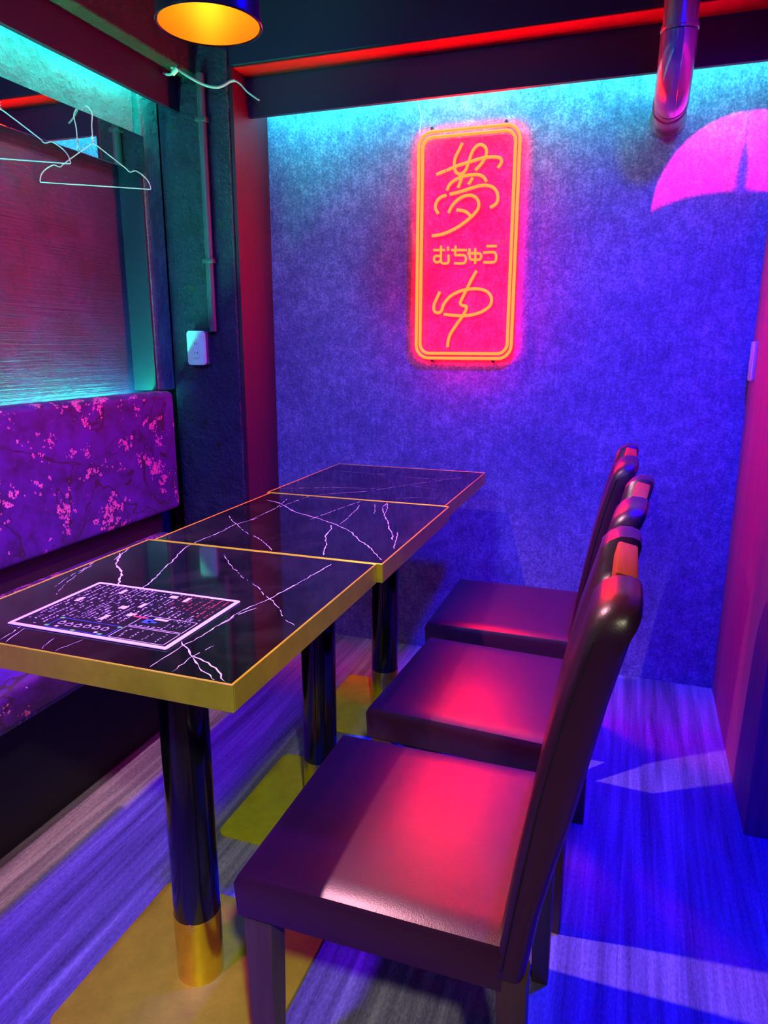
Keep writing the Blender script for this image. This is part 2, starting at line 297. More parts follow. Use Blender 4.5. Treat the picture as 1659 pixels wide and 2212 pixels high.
# traced pattern data (table-local metres / sign-plane metres)
VEINS = [[(2.6,[(-0.265,0.167),(-0.253,0.153),(-0.242,0.138),(-0.233,0.122),(-0.224,0.106),(-0.211,0.092),(-0.195,0.08),(-0.18,0.067),(-0.168,0.052),(-0.157,0.036),(-0.146,0.019),(-0.135,0.003),(-0.124,-0.012),(-0.116,-0.022)]),(1.2,[(-0.268,0.203),(-0.261,0.182),(-0.255,0.16),(-0.25,0.141),(-0.244,0.124)]),(1.5,[(-0.16,0.274),(-0.159,0.254),(-0.156,0.244),(-0.15,0.227),(-0.144,0.209),(-0.138,0.192),(-0.131,0.175),(-0.125,0.158),(-0.12,0.14),(-0.115,0.122),(-0.109,0.104),(-0.103,0.086),(-0.097,0.069),(-0.09,0.052),(-0.084,0.034),(-0.079,0.017),(-0.077,-0.002),(-0.076,-0.008)]),(1.0,[(-0.05,0.231),(-0.038,0.217),(-0.025,0.203),(-0.013,0.189),(-0,0.175),(0.013,0.161),(0.027,0.149),(0.041,0.136),(0.055,0.123),(0.069,0.11),(0.085,0.098),(0.101,0.087),(0.117,0.076),(0.131,0.062),(0.144,0.047),(0.158,0.035),(0.172,0.023),(0.186,0.01),(0.199,-0.003),(0.212,-0.017),(0.222,-0.033),(0.232,-0.048),(0.249,-0.06),(0.266,-0.071)]),(1.6,[(0.192,0.247),(0.19,0.229),(0.189,0.211),(0.188,0.193),(0.186,0.175),(0.184,0.156),(0.182,0.138),(0.18,0.12),(0.178,0.102),(0.176,0.083),(0.174,0.064),(0.172,0.045),(0.17,0.027),(0.166,0.008),(0.161,-0.01),(0.156,-0.03),(0.153,-0.052),(0.152,-0.07),(0.152,-0.089),(0.151,-0.107),(0.15,-0.126),(0.149,-0.145),(0.147,-0.164),(0.145,-0.183),(0.143,-0.202),(0.143,-0.221),(0.142,-0.239),(0.142,-0.258),(0.142,-0.27)]),(1.0,[(0.17,-0.021),(0.162,-0.039),(0.156,-0.058),(0.155,-0.078),(0.153,-0.098),(0.152,-0.111)]),(1.8,[(0.132,-0.182),(0.15,-0.197),(0.165,-0.21),(0.18,-0.224),(0.194,-0.237),(0.208,-0.25),(0.225,-0.26),(0.241,-0.271),(0.247,-0.274)]),(2.0,[(0.175,-0.219),(0.193,-0.225),(0.211,-0.232),(0.23,-0.243),(0.247,-0.257),(0.263,-0.274)]),(1.0,[(0.187,-0.178),(0.183,-0.197),(0.179,-0.217),(0.178,-0.236),(0.178,-0.254),(0.18,-0.273)]),(1.0,[(-0.27,0.096),(-0.265,0.076),(-0.26,0.056),(-0.257,0.037),(-0.254,0.018),(-0.249,-0.001),(-0.243,-0.02),(-0.237,-0.038),(-0.233,-0.051)]),(0.8,[(-0.262,0.08),(-0.257,0.062),(-0.253,0.044),(-0.248,0.026),(-0.242,0.009),(-0.235,-0.008),(-0.229,-0.025),(-0.222,-0.042),(-0.212,-0.06),(-0.202,-0.077),(-0.199,-0.083)]),(1.1,[(-0.129,-0.269),(-0.133,-0.25),(-0.138,-0.231),(-0.141,-0.218)]),(1.1,[(-0.114,-0.272),(-0.121,-0.254),(-0.126,-0.234),(-0.129,-0.22)]),(1.0,[(-0.044,-0.273),(-0.051,-0.257),(-0.056,-0.237)]),(0.8,[(-0.021,-0.272),(-0.017,-0.253),(-0.013,-0.234),(-0.011,-0.227)])],
 [(1.5,[(-0.152,-0.017),(-0.157,-0.035),(-0.161,-0.053),(-0.168,-0.072),(-0.174,-0.091),(-0.173,-0.11),(-0.172,-0.129),(-0.17,-0.148),(-0.169,-0.167),(-0.169,-0.186),(-0.17,-0.205),(-0.171,-0.224),(-0.172,-0.243),(-0.173,-0.262),(-0.173,-0.275)]),(1.0,[(-0.164,-0.04),(-0.162,-0.019),(-0.162,-0),(-0.162,0.018),(-0.162,0.036),(-0.162,0.054),(-0.162,0.072),(-0.163,0.09),(-0.164,0.108),(-0.168,0.126),(-0.172,0.143),(-0.176,0.161),(-0.18,0.179),(-0.184,0.197),(-0.188,0.215),(-0.189,0.221)]),(1.1,[(-0.162,-0.012),(-0.162,0.006),(-0.162,0.024),(-0.162,0.042),(-0.162,0.06),(-0.162,0.078),(-0.163,0.096),(-0.161,0.114),(-0.159,0.132),(-0.157,0.15),(-0.155,0.169),(-0.153,0.187),(-0.151,0.205),(-0.149,0.223),(-0.147,0.241),(-0.145,0.26),(-0.144,0.272)]),(2.0,[(-0.237,0.181),(-0.219,0.175),(-0.202,0.169),(-0.186,0.161),(-0.173,0.148),(-0.159,0.136),(-0.145,0.124),(-0.132,0.112),(-0.118,0.099),(-0.104,0.087),(-0.091,0.075),(-0.075,0.065),(-0.059,0.057),(-0.043,0.049),(-0.027,0.041),(-0.01,0.033),(0.005,0.024),(0.021,0.014),(0.036,0.004),(0.052,-0.006),(0.067,-0.016),(0.082,-0.029),(0.096,-0.041),(0.111,-0.054),(0.125,-0.067),(0.135,-0.082),(0.146,-0.097),(0.156,-0.111),(0.166,-0.126),(0.179,-0.14),(0.192,-0.154),(0.205,-0.167),(0.218,-0.181),(0.227,-0.197),(0.236,-0.213),(0.247,-0.227),(0.259,-0.242),(0.267,-0.253)]),(1.2,[(-0.147,0.128),(-0.135,0.114),(-0.123,0.101),(-0.11,0.087),(-0.093,0.075),(-0.086,0.071)]),(1.1,[(-0.022,0.015),(-0.018,0.034),(-0.015,0.052),(-0.012,0.071),(-0.008,0.089),(-0.005,0.107),(-0.002,0.125),(0.001,0.143),(0.004,0.161),(0.007,0.179),(0.011,0.198),(0.015,0.216),(0.019,0.235),(0.023,0.253),(0.026,0.265)]),(1.0,[(0.036,0.215),(0.041,0.198),(0.046,0.18),(0.05,0.162),(0.052,0.143),(0.055,0.124),(0.057,0.105),(0.06,0.086),(0.062,0.068),(0.064,0.05),(0.066,0.032),(0.067,0.014),(0.067,-0.005)]),(1.7,[(0.051,-0.022),(0.059,-0.039),(0.068,-0.056),(0.071,-0.075),(0.075,-0.094),(0.079,-0.114),(0.086,-0.13),(0.094,-0.147),(0.102,-0.164),(0.11,-0.18),(0.115,-0.198),(0.121,-0.216),(0.128,-0.234),(0.135,-0.251),(0.14,-0.263)]),(1.7,[(0.099,0.27),(0.102,0.251),(0.104,0.232),(0.107,0.213),(0.111,0.194),(0.118,0.177),(0.126,0.159),(0.134,0.142),(0.141,0.125),(0.149,0.108),(0.157,0.092),(0.165,0.076),(0.173,0.06),(0.18,0.043),(0.187,0.026),(0.193,0.009),(0.2,-0.009),(0.209,-0.025),(0.218,-0.042),(0.225,-0.059),(0.231,-0.076),(0.237,-0.094),(0.239,-0.099)]),(1.2,[(0.1,0.266),(0.107,0.248),(0.114,0.23),(0.121,0.211),(0.126,0.193),(0.13,0.173),(0.134,0.154),(0.136,0.142)]),(1.3,[(0.229,-0.029),(0.234,-0.048),(0.238,-0.066),(0.243,-0.085),(0.247,-0.104),(0.252,-0.122),(0.257,-0.14),(0.262,-0.159),(0.264,-0.165)]),(0.7,[(0.071,0.238),(0.079,0.221),(0.086,0.203),(0.093,0.185),(0.1,0.167),(0.106,0.149),(0.111,0.13),(0.113,0.124)]),(1.0,[(-0.235,-0.02),(-0.224,-0.036),(-0.212,-0.052),(-0.2,-0.067),(-0.186,-0.079),(-0.172,-0.092),(-0.159,-0.106),(-0.146,-0.119),(-0.133,-0.133),(-0.12,-0.147),(-0.104,-0.158),(-0.088,-0.169),(-0.072,-0.18),(-0.056,-0.191),(-0.043,-0.2),(-0.03,-0.214),(-0.016,-0.227),(-0.003,-0.241),(0.009,-0.256),(0.017,-0.266)])],
 [(1.1,[(-0.12,-0.275),(-0.109,-0.26),(-0.097,-0.245),(-0.084,-0.233),(-0.069,-0.222),(-0.054,-0.211),(-0.039,-0.199),(-0.025,-0.188),(-0.01,-0.177),(0.003,-0.164),(0.013,-0.149),(0.022,-0.133),(0.032,-0.118),(0.042,-0.102),(0.052,-0.086),(0.062,-0.07),(0.073,-0.054),(0.083,-0.038),(0.093,-0.022),(0.103,-0.006),(0.113,0.01),(0.123,0.025),(0.133,0.041),(0.144,0.055),(0.156,0.07),(0.168,0.084),(0.172,0.088)]),(1.0,[(-0.266,0.134),(-0.247,0.133),(-0.228,0.132),(-0.209,0.131),(-0.19,0.129),(-0.171,0.128),(-0.153,0.128),(-0.134,0.127),(-0.116,0.126),(-0.097,0.125),(-0.079,0.124),(-0.06,0.124),(-0.042,0.123),(-0.036,0.122)]),(1.0,[(0.026,0.104),(0.045,0.104),(0.063,0.103),(0.081,0.102),(0.099,0.101),(0.117,0.101),(0.135,0.1),(0.154,0.099),(0.17,0.109),(0.187,0.119),(0.204,0.128),(0.214,0.143),(0.22,0.161),(0.223,0.167)]),(0.9,[(-0.271,-0.217),(-0.254,-0.209),(-0.238,-0.202),(-0.221,-0.195),(-0.204,-0.187),(-0.188,-0.18),(-0.171,-0.173),(-0.154,-0.165),(-0.137,-0.158),(-0.121,-0.151),(-0.104,-0.143),(-0.086,-0.139),(-0.068,-0.135),(-0.05,-0.131),(-0.032,-0.127),(-0.014,-0.122),(0.004,-0.118),(0.016,-0.115)]),(0.9,[(0.11,-0.237),(0.126,-0.227),(0.141,-0.217),(0.157,-0.207),(0.174,-0.199),(0.193,-0.195),(0.213,-0.191),(0.226,-0.188)]),(0.7,[(0.1,-0.029),(0.118,-0.036),(0.135,-0.044),(0.153,-0.051),(0.17,-0.059),(0.188,-0.067),(0.199,-0.072)])]]
KANJI = [[(-0.6239,1.9058),(-0.6351,1.8852),(-0.6476,1.8626),(-0.6514,1.8391),(-0.6464,1.8169),(-0.6329,1.8068),(-0.6176,1.8109),(-0.6059,1.8279),(-0.5971,1.8548),(-0.585,1.8813),(-0.5682,1.8948),(-0.5509,1.8922),(-0.5397,1.8778),(-0.5412,1.8585),(-0.5533,1.8379),(-0.5763,1.8148)],
 [(-0.7154,1.8116),(-0.682,1.8214)],
 [(-0.6785,1.8219),(-0.6403,1.8343),(-0.5968,1.8438),(-0.5538,1.8524),(-0.5196,1.8537),(-0.494,1.8491),(-0.4859,1.8388),(-0.4889,1.8293),(-0.4978,1.8171)],
 [(-0.676,1.7567),(-0.6675,1.7743),(-0.6479,1.789),(-0.6173,1.799),(-0.5867,1.8017),(-0.5606,1.7991),(-0.5451,1.7902),(-0.536,1.7765)],
 [(-0.6237,1.7934),(-0.6361,1.763)],
 [(-0.5843,1.7928),(-0.5989,1.7711)],
 [(-0.6654,1.7431),(-0.6203,1.7512),(-0.5767,1.7617),(-0.5421,1.765),(-0.516,1.7586),(-0.5004,1.7438),(-0.494,1.7236),(-0.4988,1.704),(-0.5199,1.692)],
 [(-0.6779,1.7414),(-0.7002,1.7346),(-0.7144,1.7183),(-0.7163,1.6999),(-0.7059,1.6817)],
 [(-0.6684,1.6822),(-0.6546,1.7068),(-0.6328,1.7258),(-0.6066,1.7355),(-0.5801,1.7327),(-0.5629,1.7157),(-0.5613,1.6935),(-0.5739,1.676),(-0.5867,1.6645),(-0.6127,1.6454),(-0.648,1.6266),(-0.6885,1.6126),(-0.7273,1.6081)],
 [(-0.6385,1.6904),(-0.6139,1.6862),(-0.5982,1.6773),(-0.5867,1.6645)]]
KANA = [[(-0.7217,1.5596),(-0.679,1.558)],
 [(-0.6935,1.5736),(-0.693,1.5514),(-0.6924,1.5218),(-0.6853,1.5131),(-0.6701,1.5127),(-0.6643,1.5188),(-0.6649,1.5419)],
 [(-0.6927,1.5379),(-0.7121,1.5394),(-0.718,1.5333),(-0.7178,1.5248),(-0.7116,1.5174),(-0.7001,1.5187),(-0.6934,1.5261)],
 [(-0.6679,1.5693),(-0.6675,1.5555)],
 [(-0.6553,1.5571),(-0.5989,1.555)],
 [(-0.6398,1.5715),(-0.6412,1.5398)],
 [(-0.6412,1.539),(-0.6096,1.5379),(-0.6012,1.5293),(-0.6022,1.5168),(-0.611,1.5108),(-0.6428,1.5118)],
 [(-0.5887,1.56),(-0.5881,1.5392),(-0.5845,1.5233)],
 [(-0.5963,1.5437),(-0.5539,1.5421),(-0.5461,1.5336),(-0.5488,1.5233),(-0.5598,1.5208),(-0.5844,1.5224)],
 [(-0.5678,1.5592),(-0.5667,1.526),(-0.5674,1.5073)],
 [(-0.5283,1.5655),(-0.4919,1.564)],
 [(-0.5385,1.5436),(-0.5034,1.5444),(-0.4934,1.5358),(-0.4928,1.5193),(-0.5021,1.5106),(-0.5373,1.5117)]]
YU = [[(-0.6942,1.4152),(-0.7067,1.3894),(-0.7156,1.3678),(-0.7143,1.3482),(-0.701,1.3406),(-0.6871,1.3478),(-0.6783,1.3716),(-0.6558,1.3972),(-0.6241,1.4137),(-0.588,1.4215),(-0.552,1.4216),(-0.5204,1.4117),(-0.504,1.3902),(-0.5075,1.3649),(-0.5314,1.346),(-0.5671,1.3335),(-0.608,1.3296),(-0.6496,1.3322),(-0.6775,1.336)],
 [(-0.5608,1.4841),(-0.5799,1.451),(-0.597,1.4175),(-0.612,1.3878),(-0.6171,1.3729),(-0.6091,1.3655),(-0.5953,1.3627),(-0.5958,1.3489),(-0.608,1.3274),(-0.6301,1.2972),(-0.6502,1.2666),(-0.6589,1.2401),(-0.6607,1.2179)]]
# ------------------------------------------------------------------ setting
YW = 2.644                       # back wall
struct('floor', box(-1.85, 2.2, -1.6, YW + 0.05, -0.05, 0.0), M['floor'])
struct('ceiling', box(-1.85, 2.2, -1.6, YW + 0.05, 2.45, 2.50), M['ceiling'])
struct('wall_back', box(-1.85, 2.2, YW, YW + 0.05, 0.0, 2.45), M['wallpaper'])
struct('wall_left', box(-1.85, -1.80, -1.6, YW, 0.0, 2.45), M['panel'])
struct('wall_right', box(0.359, 0.47, 1.80, YW - 0.001, 0.0, 2.45, 0.002), M['partition'])
struct('trim_1', box(-1.80, -1.725, -1.6, 2.283, 1.936, 2.14, 0.004), M['lintel'])          # plastered lintel over the recess
struct('trim_2', box(-1.80, -1.70, 2.283, 2.388, 1.055, 2.14, 0.004), M['lintel'])
struct('trim_9', box(-1.80, -1.703, 2.274, 2.283, 1.055, 1.930), M['jamb'])                  # dark lining of the recess           # stile beside the column
struct('trim_3', box(-1.625, -1.607, -1.6, 2.388, 2.030, 2.140), M['board'])                # light cove board, left
struct('trim_4', box(-1.80, -1.535, -1.6, 2.388, 2.140, 2.45, 0.006), M['beam'])            # concrete beam, left
struct('trim_5', box(-1.535, 2.2, 2.40, YW, 2.157, 2.45, 0.006), M['board'])               # beam over the back wall
struct('trim_6', box(-1.398, 0.355, 2.50, 2.518, 2.024, 2.157), M['board'])                 # light cove board, back
struct('trim_7', box(-1.405, -1.392, 2.395, YW - 0.001, 0.0, 2.157), M['redboard'])         # red board on the side of the column

struct('trim_8', box(-1.39, 0.355, 2.402, 2.499, 2.153, 2.1569), M['glowpaint'])              # sign's red glow put into the colour of a strip under the beam

col = thing('concrete_column', (-1.55, 2.51, 0.0), 'dark painted rough concrete column in the back left corner, behind the long tables', 'column')
bm = bmesh.new(); bmesh.ops.create_grid(bm, x_segments=1, y_segments=1, size=0.01); bm.free()
obj('shaft', box(-0.15, 0.144, -0.122, 0.13, 0.0, 2.45, 0.008), M['column'], col)
holes = [(-0.095, 1.985), (-0.045, 1.43), (0.095, 1.65), (-0.02, 0.93), (0.035, 0.845)]
hb = bmesh.new()
for hx, hz in holes:
    tube([(hx, -0.119, hz), (hx, -0.1235, hz)], 0.011, 12, bm=hb)
obj('tie_hole', hb, M['dark'], col)

# ------------------------------------------------------------------ bench sofa
sofa = thing('bench_sofa', (-1.5, 1.0, 0.0), 'built-in bench sofa in violet cherry blossom fabric along the left wall', 'sofa')
def cushion(x0, x1, y0, y1, z0, z1, r):
    b = box(x0, x1, y0, y1, z0, z1, r, 4); return b
obj('backrest', cushion(-0.235, -0.145, -1.5, 1.305, 0.60, 1.053, 0.022), M['fabric'], sofa, True)
obj('seat_cushion', cushion(-0.235, 0.30, -1.5, 1.255, 0.41, 0.512, 0.026), M['fabric'], sofa, True)
obj('plinth', box(-0.28, 0.13, -1.5, 1.25, 0.0, 0.41), M['blackmatte'], sofa)
obj('back_support', box(-0.285, -0.20, -1.5, 1.25, 0.41, 0.62), M['blackmatte'], sofa)

# ------------------------------------------------------------------ LED strips
def led(name, pts, label, w):
    t = thing(name, pts[0], label, 'light strip')
    p0, p1 = Vector(pts[0]), Vector(pts[1])
    return t, p1 - p0
t = thing('led_strip', (-0.55, 2.518, 2.105), 'teal LED strip hidden behind the cove board over the back wall', 'light strip')
obj('carrier', box(-0.84, 0.88, 0.0, 0.006, -0.010, 0.010), M['white'], t); obj('diode_band', box(-0.84, 0.88, 0.006, 0.009, -0.006, 0.006), M['led'], t)
t = thing('led_strip', (-1.625, 0.75, 2.112), 'teal LED strip hidden behind the cove board over the left wall recess', 'light strip')
obj('carrier', box(-0.006, 0.0, -1.5, 1.55, -0.010, 0.010), M['white'], t); obj('diode_band', box(-0.009, -0.006, -1.5, 1.55, -0.006, 0.006), M['led'], t)
t = thing('led_strip', (-1.772, 0.75, 0.985), 'teal LED strip lying behind the top of the sofa backrest', 'light strip')
obj('carrier', box(-0.010, 0.010, -1.5, 1.52, -0.006, 0.0), M['white'], t); obj('diode_band', box(-0.007, 0.007, -1.5, 1.52, 0.0, 0.003), M['led_low'], t)

# ------------------------------------------------------------------ tables
TW, TD, TH = 0.556, 0.5619, 0.792
table_labels = ['black marbled square table nearest the camera, with the menu sheet lying on it',
                'middle black marbled square table, between the menu table and the table at the back wall',
                'black marbled square table farthest away, standing against the back wall']
for k in range(3):
    t = thing('dining_table', (-0.7438 + (0.012 if k == 1 else 0.0), 0.7358 + TD * (k + 0.5), 0.0), table_labels[k], 'table', 'brass edged pedestal tables in a row')
    hx, hy = TW / 2, TD / 2 - 0.0012
    top = box(-hx + 0.004, hx - 0.004, -hy + 0.004, hy - 0.004, TH - 0.02, TH - 0.0006)
    rnd = random.Random(30 + k)
    for w, pts in VEINS[k]:
        P = [Vector((p[0], p[1], TH + 0.0001)) for p in pts]; L = []; Rr = []
        # jagged ribbon that swells and thins
        Q = []
        for a, b in zip(P[:-1], P[1:]):
            Q.append(a); m_ = (a + b) / 2; d = (b - a); nn = Vector((-d.y, d.x, 0)); m_ += nn * rnd.uniform(-0.13, 0.13); Q.append(m_)
        Q.append(P[-1])
        for i, p in enumerate(Q):
            d = (Q[min(i + 1, len(Q) - 1)] - Q[max(i - 1, 0)]).normalized(); nn = Vector((-d.y, d.x, 0))
            ww = 0.00062 * w * rnd.choice((0.35, 0.7, 1.0, 1.0, 1.5)) * (0.3 if i in (0, len(Q) - 1) else 1)
            L.append(top.verts.new(p + nn * ww)); Rr.append(top.verts.new(p - nn * ww))
        for i in range(len(Q) - 1):
            if w < 1.2 and rnd.random() < 0.14: continue
            f = top.faces.new((L[i], Rr[i], Rr[i + 1], L[i + 1])); f.material_index = 1
    o = obj('marble_top', top, [M['marble'], M['vein']], t)
    tr = bmesh.new(); e = 0.004
    for bx in ((-hx, hx, -hy, -hy + e), (-hx, hx, hy - e, hy), (-hx, -hx + e, -hy + e, hy - e), (hx - e, hx, -hy + e, hy - e)):
        box(*bx, TH - 0.041, TH, 0.0008, 1, tr)
    obj('brass_edge', tr, M['brass'], t)
    obj('underside_board', box(-hx + 0.005, hx - 0.005, -hy + 0.005, hy - 0.005, TH - 0.040, TH - 0.021), M['underside'], t)
    px, py = 0.0149, -0.0297
    ped = obj('pedestal', lathe([(0.0445, 0.146), (0.0445, TH - 0.052)], 40, (px, py, 0)), M['black'], t, True)
    fl = lathe([(0.0, 0), (0.11, 0), (0.11, 0.010), (0.0, 0.010)], 32, (px, py, TH - 0.0515)); obj('mounting_flange', fl, M['black'], t)
    obj('brass_sleeve', lathe([(0.0452, 0.008), (0.0452, 0.150), (0.0430, 0.1505)], 40, (px, py, 0)), M['polish'], t, True)
    pl = prism(rrect(px - 0.2024, px + 0.2027, py - 0.1995, py + 0.1832, 0.018, 5), 'z', 0.0, 0.008, 0.0015)
    obj('base_plate', pl, M['plate'], t, True)

# ------------------------------------------------------------------ chairs
def backrest_mesh():
    b = bmesh.new(); W = 0.215
    ys = [-W, -W + 0.004, -W + 0.012, -W + 0.026, -0.155, -0.12, -0.098, -0.084, -0.076, -0.066, -0.045, -0.02, 0.0, 0.02, 0.045, 0.066, 0.076, 0.084, 0.098, 0.12, 0.155, W - 0.026, W - 0.012, W - 0.004, W]
    # rear profile x(z), front profile x(z)
    def rear(z): 
        pts = [(0.395, 0.214), (0.495, 0.228), (0.57, 0.243), (0.643, 0.261), (0.80, 0.289), (0.945, 0.322), (0.99, 0.330)]
        return interp(pts, z)
    def front(z):
        pts = [(0.395, 0.170), (0.445, 0.176), (0.57, 0.192), (0.70, 0.212), (0.80, 0.232), (0.90, 0.258), (0.99, 0.276)]
        return interp(pts, z)
    def interp(pts, z):
        if z <= pts[0][0]: return pts[0][1]
        for (a, xa), (c, xc) in zip(pts[:-1], pts[1:]):
            if z <= c: return xa + (xc - xa) * (z - a) / (c - a)
        return pts[-1][1]
    rings = []
    for y in ys:
        a = abs(y); edge = max(0.0, 1 - (W - a) / 0.026)
        sh = 0.0105 * (1 - math.sqrt(max(0, 1 - edge * edge)))       # rounding of the side edges
        nt_ = 0.0 if a > 0.098 else (1.0 if a < 0.066 else 0.5 + 0.5 * math.cos(math.pi * (a - 0.066) / 0.032))
        cr = max(0.0, (a - 0.160) / 0.055); zt = 0.943 - 0.034 * (1 - math.sqrt(max(0.0, 1 - min(cr, 1.0) ** 2))) - sh * 0.5; zf = zt - 0.058 * nt_                         # scooped notch in front of the grip
        dent = max(0.0, 1 - a / 0.10) if a < 0.10 else 0.0
        ring = []
        zz = [0.395, 0.43, 0.50, 0.58, 0.66, 0.74, 0.80, 0.84, 0.87, 0.895, 0.915]
        for z in zz:
            k = z - 0.395; zs = 0.395 + k * ((zf - 0.022 - 0.395) / (0.915 - 0.395))
            d = 0.020 * dent * max(0.0, min(1.0, (z - 0.80) / 0.10)) ** 1.5
            ring.append((front(zs) + sh + d, zs))
        xf, xr = front(zf) + sh, rear(zf) - sh
        nx = (xr - xf)
        ring.append((xf + nx * (0.14 + 0.14 * nt_), zf - 0.008)); ring.append((xf + nx * (0.42 + 0.10 * nt_), zf))
        zr_ = zt - 0.058 * nt_
        ring.append((xr - nx * 0.26, zr_)); ring.append((xr - nx * 0.07, zr_ - 0.004)); ring.append((xr, zr_ - 0.014))
        for z in reversed(zz[:-1]):
            k = z - 0.395; zs = 0.395 + k * ((zr_ - 0.03 - 0.395) / (0.895 - 0.395)); ring.append((rear(zs) - sh, zs))
        rings.append([b.verts.new((x, y, z)) for x, z in ring])
    n = len(rings[0])
    for A, B in zip(rings[:-1], rings[1:]):
        for k in range(n): b.faces.new((A[k], A[(k + 1) % n], B[(k + 1) % n], B[k]))
    b.faces.new(rings[0]); b.faces.new(list(reversed(rings[-1])))
    return b, front, rear
def seat_mesh():
    b = bmesh.new(); nx, ny = 14, 14; x0, x1, W = -0.225, 0.185, 0.215
    def frac(i, n):          # denser towards the edges
        t = i / n; return 0.5 - 0.5 * math.cos(math.pi * t)
    V = [[None] * (ny + 1) for _ in range(nx + 1)]
    for i in range(nx + 1):
        for j in range(ny + 1):
            x = x0 + (x1 - x0) * frac(i, nx); y = -W + 2 * W * frac(j, ny)
            d = min(x - x0, W - abs(y)); r = 0.016
            e = 0.0 if d >= r else 0.016 * (1 - math.sqrt(max(0, 1 - (1 - d / r) ** 2)))
            dome = 0.006 * math.sin(math.pi * frac(i, nx)) * math.sin(math.pi * frac(j, ny))
            V[i][j] = b.verts.new((x, y, 0.446 + dome - e))
    for i in range(nx):
        for j in range(ny): b.faces.new((V[i][j], V[i + 1][j], V[i + 1][j + 1], V[i][j + 1]))
    rim = [V[i][0] for i in range(nx + 1)] + [V[nx][j] for j in range(1, ny + 1)] + [V[i][ny] for i in range(nx - 1, -1, -1)] + [V[0][j] for j in range(ny - 1, 0, -1)]
    lo = [b.verts.new((v.co.x + (0.003 if v.co.x < x0 + 0.01 else 0), v.co.y * 0.988, 0.372)) for v in rim]; n = len(rim)
    for k in range(n): b.faces.new((rim[k], rim[(k + 1) % n], lo[(k + 1) % n], lo[k]))
    b.faces.new(lo); return b
def leg_mesh(x0, x1, y0, y1, ztop, dx=0.0, taper=0.72, cx=None):
    b = bmesh.new(); xc, yc = (x0 + x1) / 2, (y0 + y1) / 2; hx, hy = (x1 - x0) / 2, (y1 - y0) / 2; rings = []
    for z in (0.0, ztop * 0.5, ztop):
        f = taper + (1 - taper) * z / ztop; s = dx * (1 - z / ztop)
        rings.append([b.verts.new((xc + s + sx * hx * f, yc + sy * hy * f, z)) for sx, sy in ((-1, -1), (1, -1), (1, 1), (-1, 1))])
    for A, B in zip(rings[:-1], rings[1:]):
        for k in range(4): b.faces.new((A[k], A[(k + 1) % 4], B[(k + 1) % 4], B[k]))
    b.faces.new(list(reversed(rings[0]))); b.faces.new(rings[-1])
    bmesh.ops.bevel(b, geom=[e for e in b.edges if abs(e.verts[0].co.z - e.verts[1].co.z) > 0.05], offset=0.003, segments=2, profile=0.5, affect='EDGES')
    return b
def make_chair():
    t = thing('dining_chair', (-0.29, 1.005, 0.0), 'dark leather dining chair nearest the camera, its seat fully in view', 'chair', 'high backed leather chairs along the tables')
    obj('seat', seat_mesh(), M['leather'], t, True)
    bb, fr, rr = backrest_mesh()
    obj('backrest', bb, M['leather'], t, True)
    for s in (-1, 1):
        zs = [0.41, 0.5, 0.6, 0.7, 0.8, 0.86, 0.885, 0.897]
        pts = [(fr(z) + 0.013 + (0.0 if z < 0.93 else (z - 0.93) * 0.5), s * 0.2152, z) for z in zs]
        obj('stitched_seam', tube(smooth_path(pts, 4), 0.0011, 6), M['seam'], t)
    g = box(-0.015, 0.015, -0.080, 0.080, -0.014, 0.014, 0.004)
    for v in g.verts: v.co.x += 0.0; v.co = Matrix.Rotation(R_(12), 4, 'Y') @ v.co; v.co += Vector((0.299, 0, 0.925))
    obj('hand_grip', g, M['grip'], t, True)
    for s in (-1, 1):
        ya, yb = (s * 0.205, s * 0.157)
        obj('leg', leg_mesh(-0.217, -0.169, min(ya, yb), max(ya, yb), 0.373), M['legwood'], t)
        ya, yb = (s * 0.212, s * 0.172)
        obj('leg', leg_mesh(0.176, 0.218, min(ya, yb), max(ya, yb), 0.396, 0.010, 0.75), M['legwood'], t)
    return t
def copy_thing(o, loc, label):
    c = o.copy(); COL.objects.link(c); c.location = loc; c['label'] = label
    for ch in o.children:
        d = ch.copy(); COL.objects.link(d); d.parent = c
        for g in ch.children:
            e = g.copy(); COL.objects.link(e); e.parent = d
    return c
chair = make_chair()
c2 = copy_thing(chair, (-0.268, 1.536, 0.0), 'dark leather dining chair in the middle, between two other chairs of the row')
c2.rotation_euler.z = -0.06
copy_thing(chair, (-0.292, 2.066, 0.0), 'dark leather dining chair farthest from the camera, beside the blue back wall')

# ------------------------------------------------------------------ neon sign
sign = thing('neon_sign', (-0.605, 2.642, 1.565), 'upright red neon sign with cursive Japanese characters on clear acrylic, on the back wall', 'sign')
SX, SY, SZ = -0.605, 2.642, 1.565
def S(x, z, y=2.612): return (x - SX, y - SY, z - SZ)
def plate_outline(x0, x1, z0, z1, r): return [(p[0] - SX, p[1] - SZ) for p in rrect(x0, x1, z0, z1, r, 10)]
obj('acrylic_panel', prism(plate_outline(-0.805, -0.405, 1.163, 1.968, 0.062), 'y', 2.618 - SY, 2.622 - SY), M['acrylic'], sign)
NR = 0.0056
for x0, x1, z0, z1, r in ((-0.7815, -0.4262, 1.1784, 1.9496, 0.048), (-0.7670, -0.4407, 1.1955, 1.9325, 0.036)):
    obj('border_tube', tube([S(x, z) for x, z in rrect(x0, x1, z0, z1, r, 8)], NR, 10, closed=True), M['neon'], sign, True)
def strokes(name, data, r, n):
    for s in data:
        p = [S(x, z) for x, z in s]
        if len(p) > 2: p = smooth_path(p, n)
        obj(name, tube(p, r, 8), M['neon'], sign, True)
hd = bpy.data.lights.new('sign_halo_light', 'AREA'); hd.shape = 'RECTANGLE'; hd.size = 0.37; hd.size_y = 0.77; hd.energy = 11; hd.color = (1.0, 0.0, 0.02)
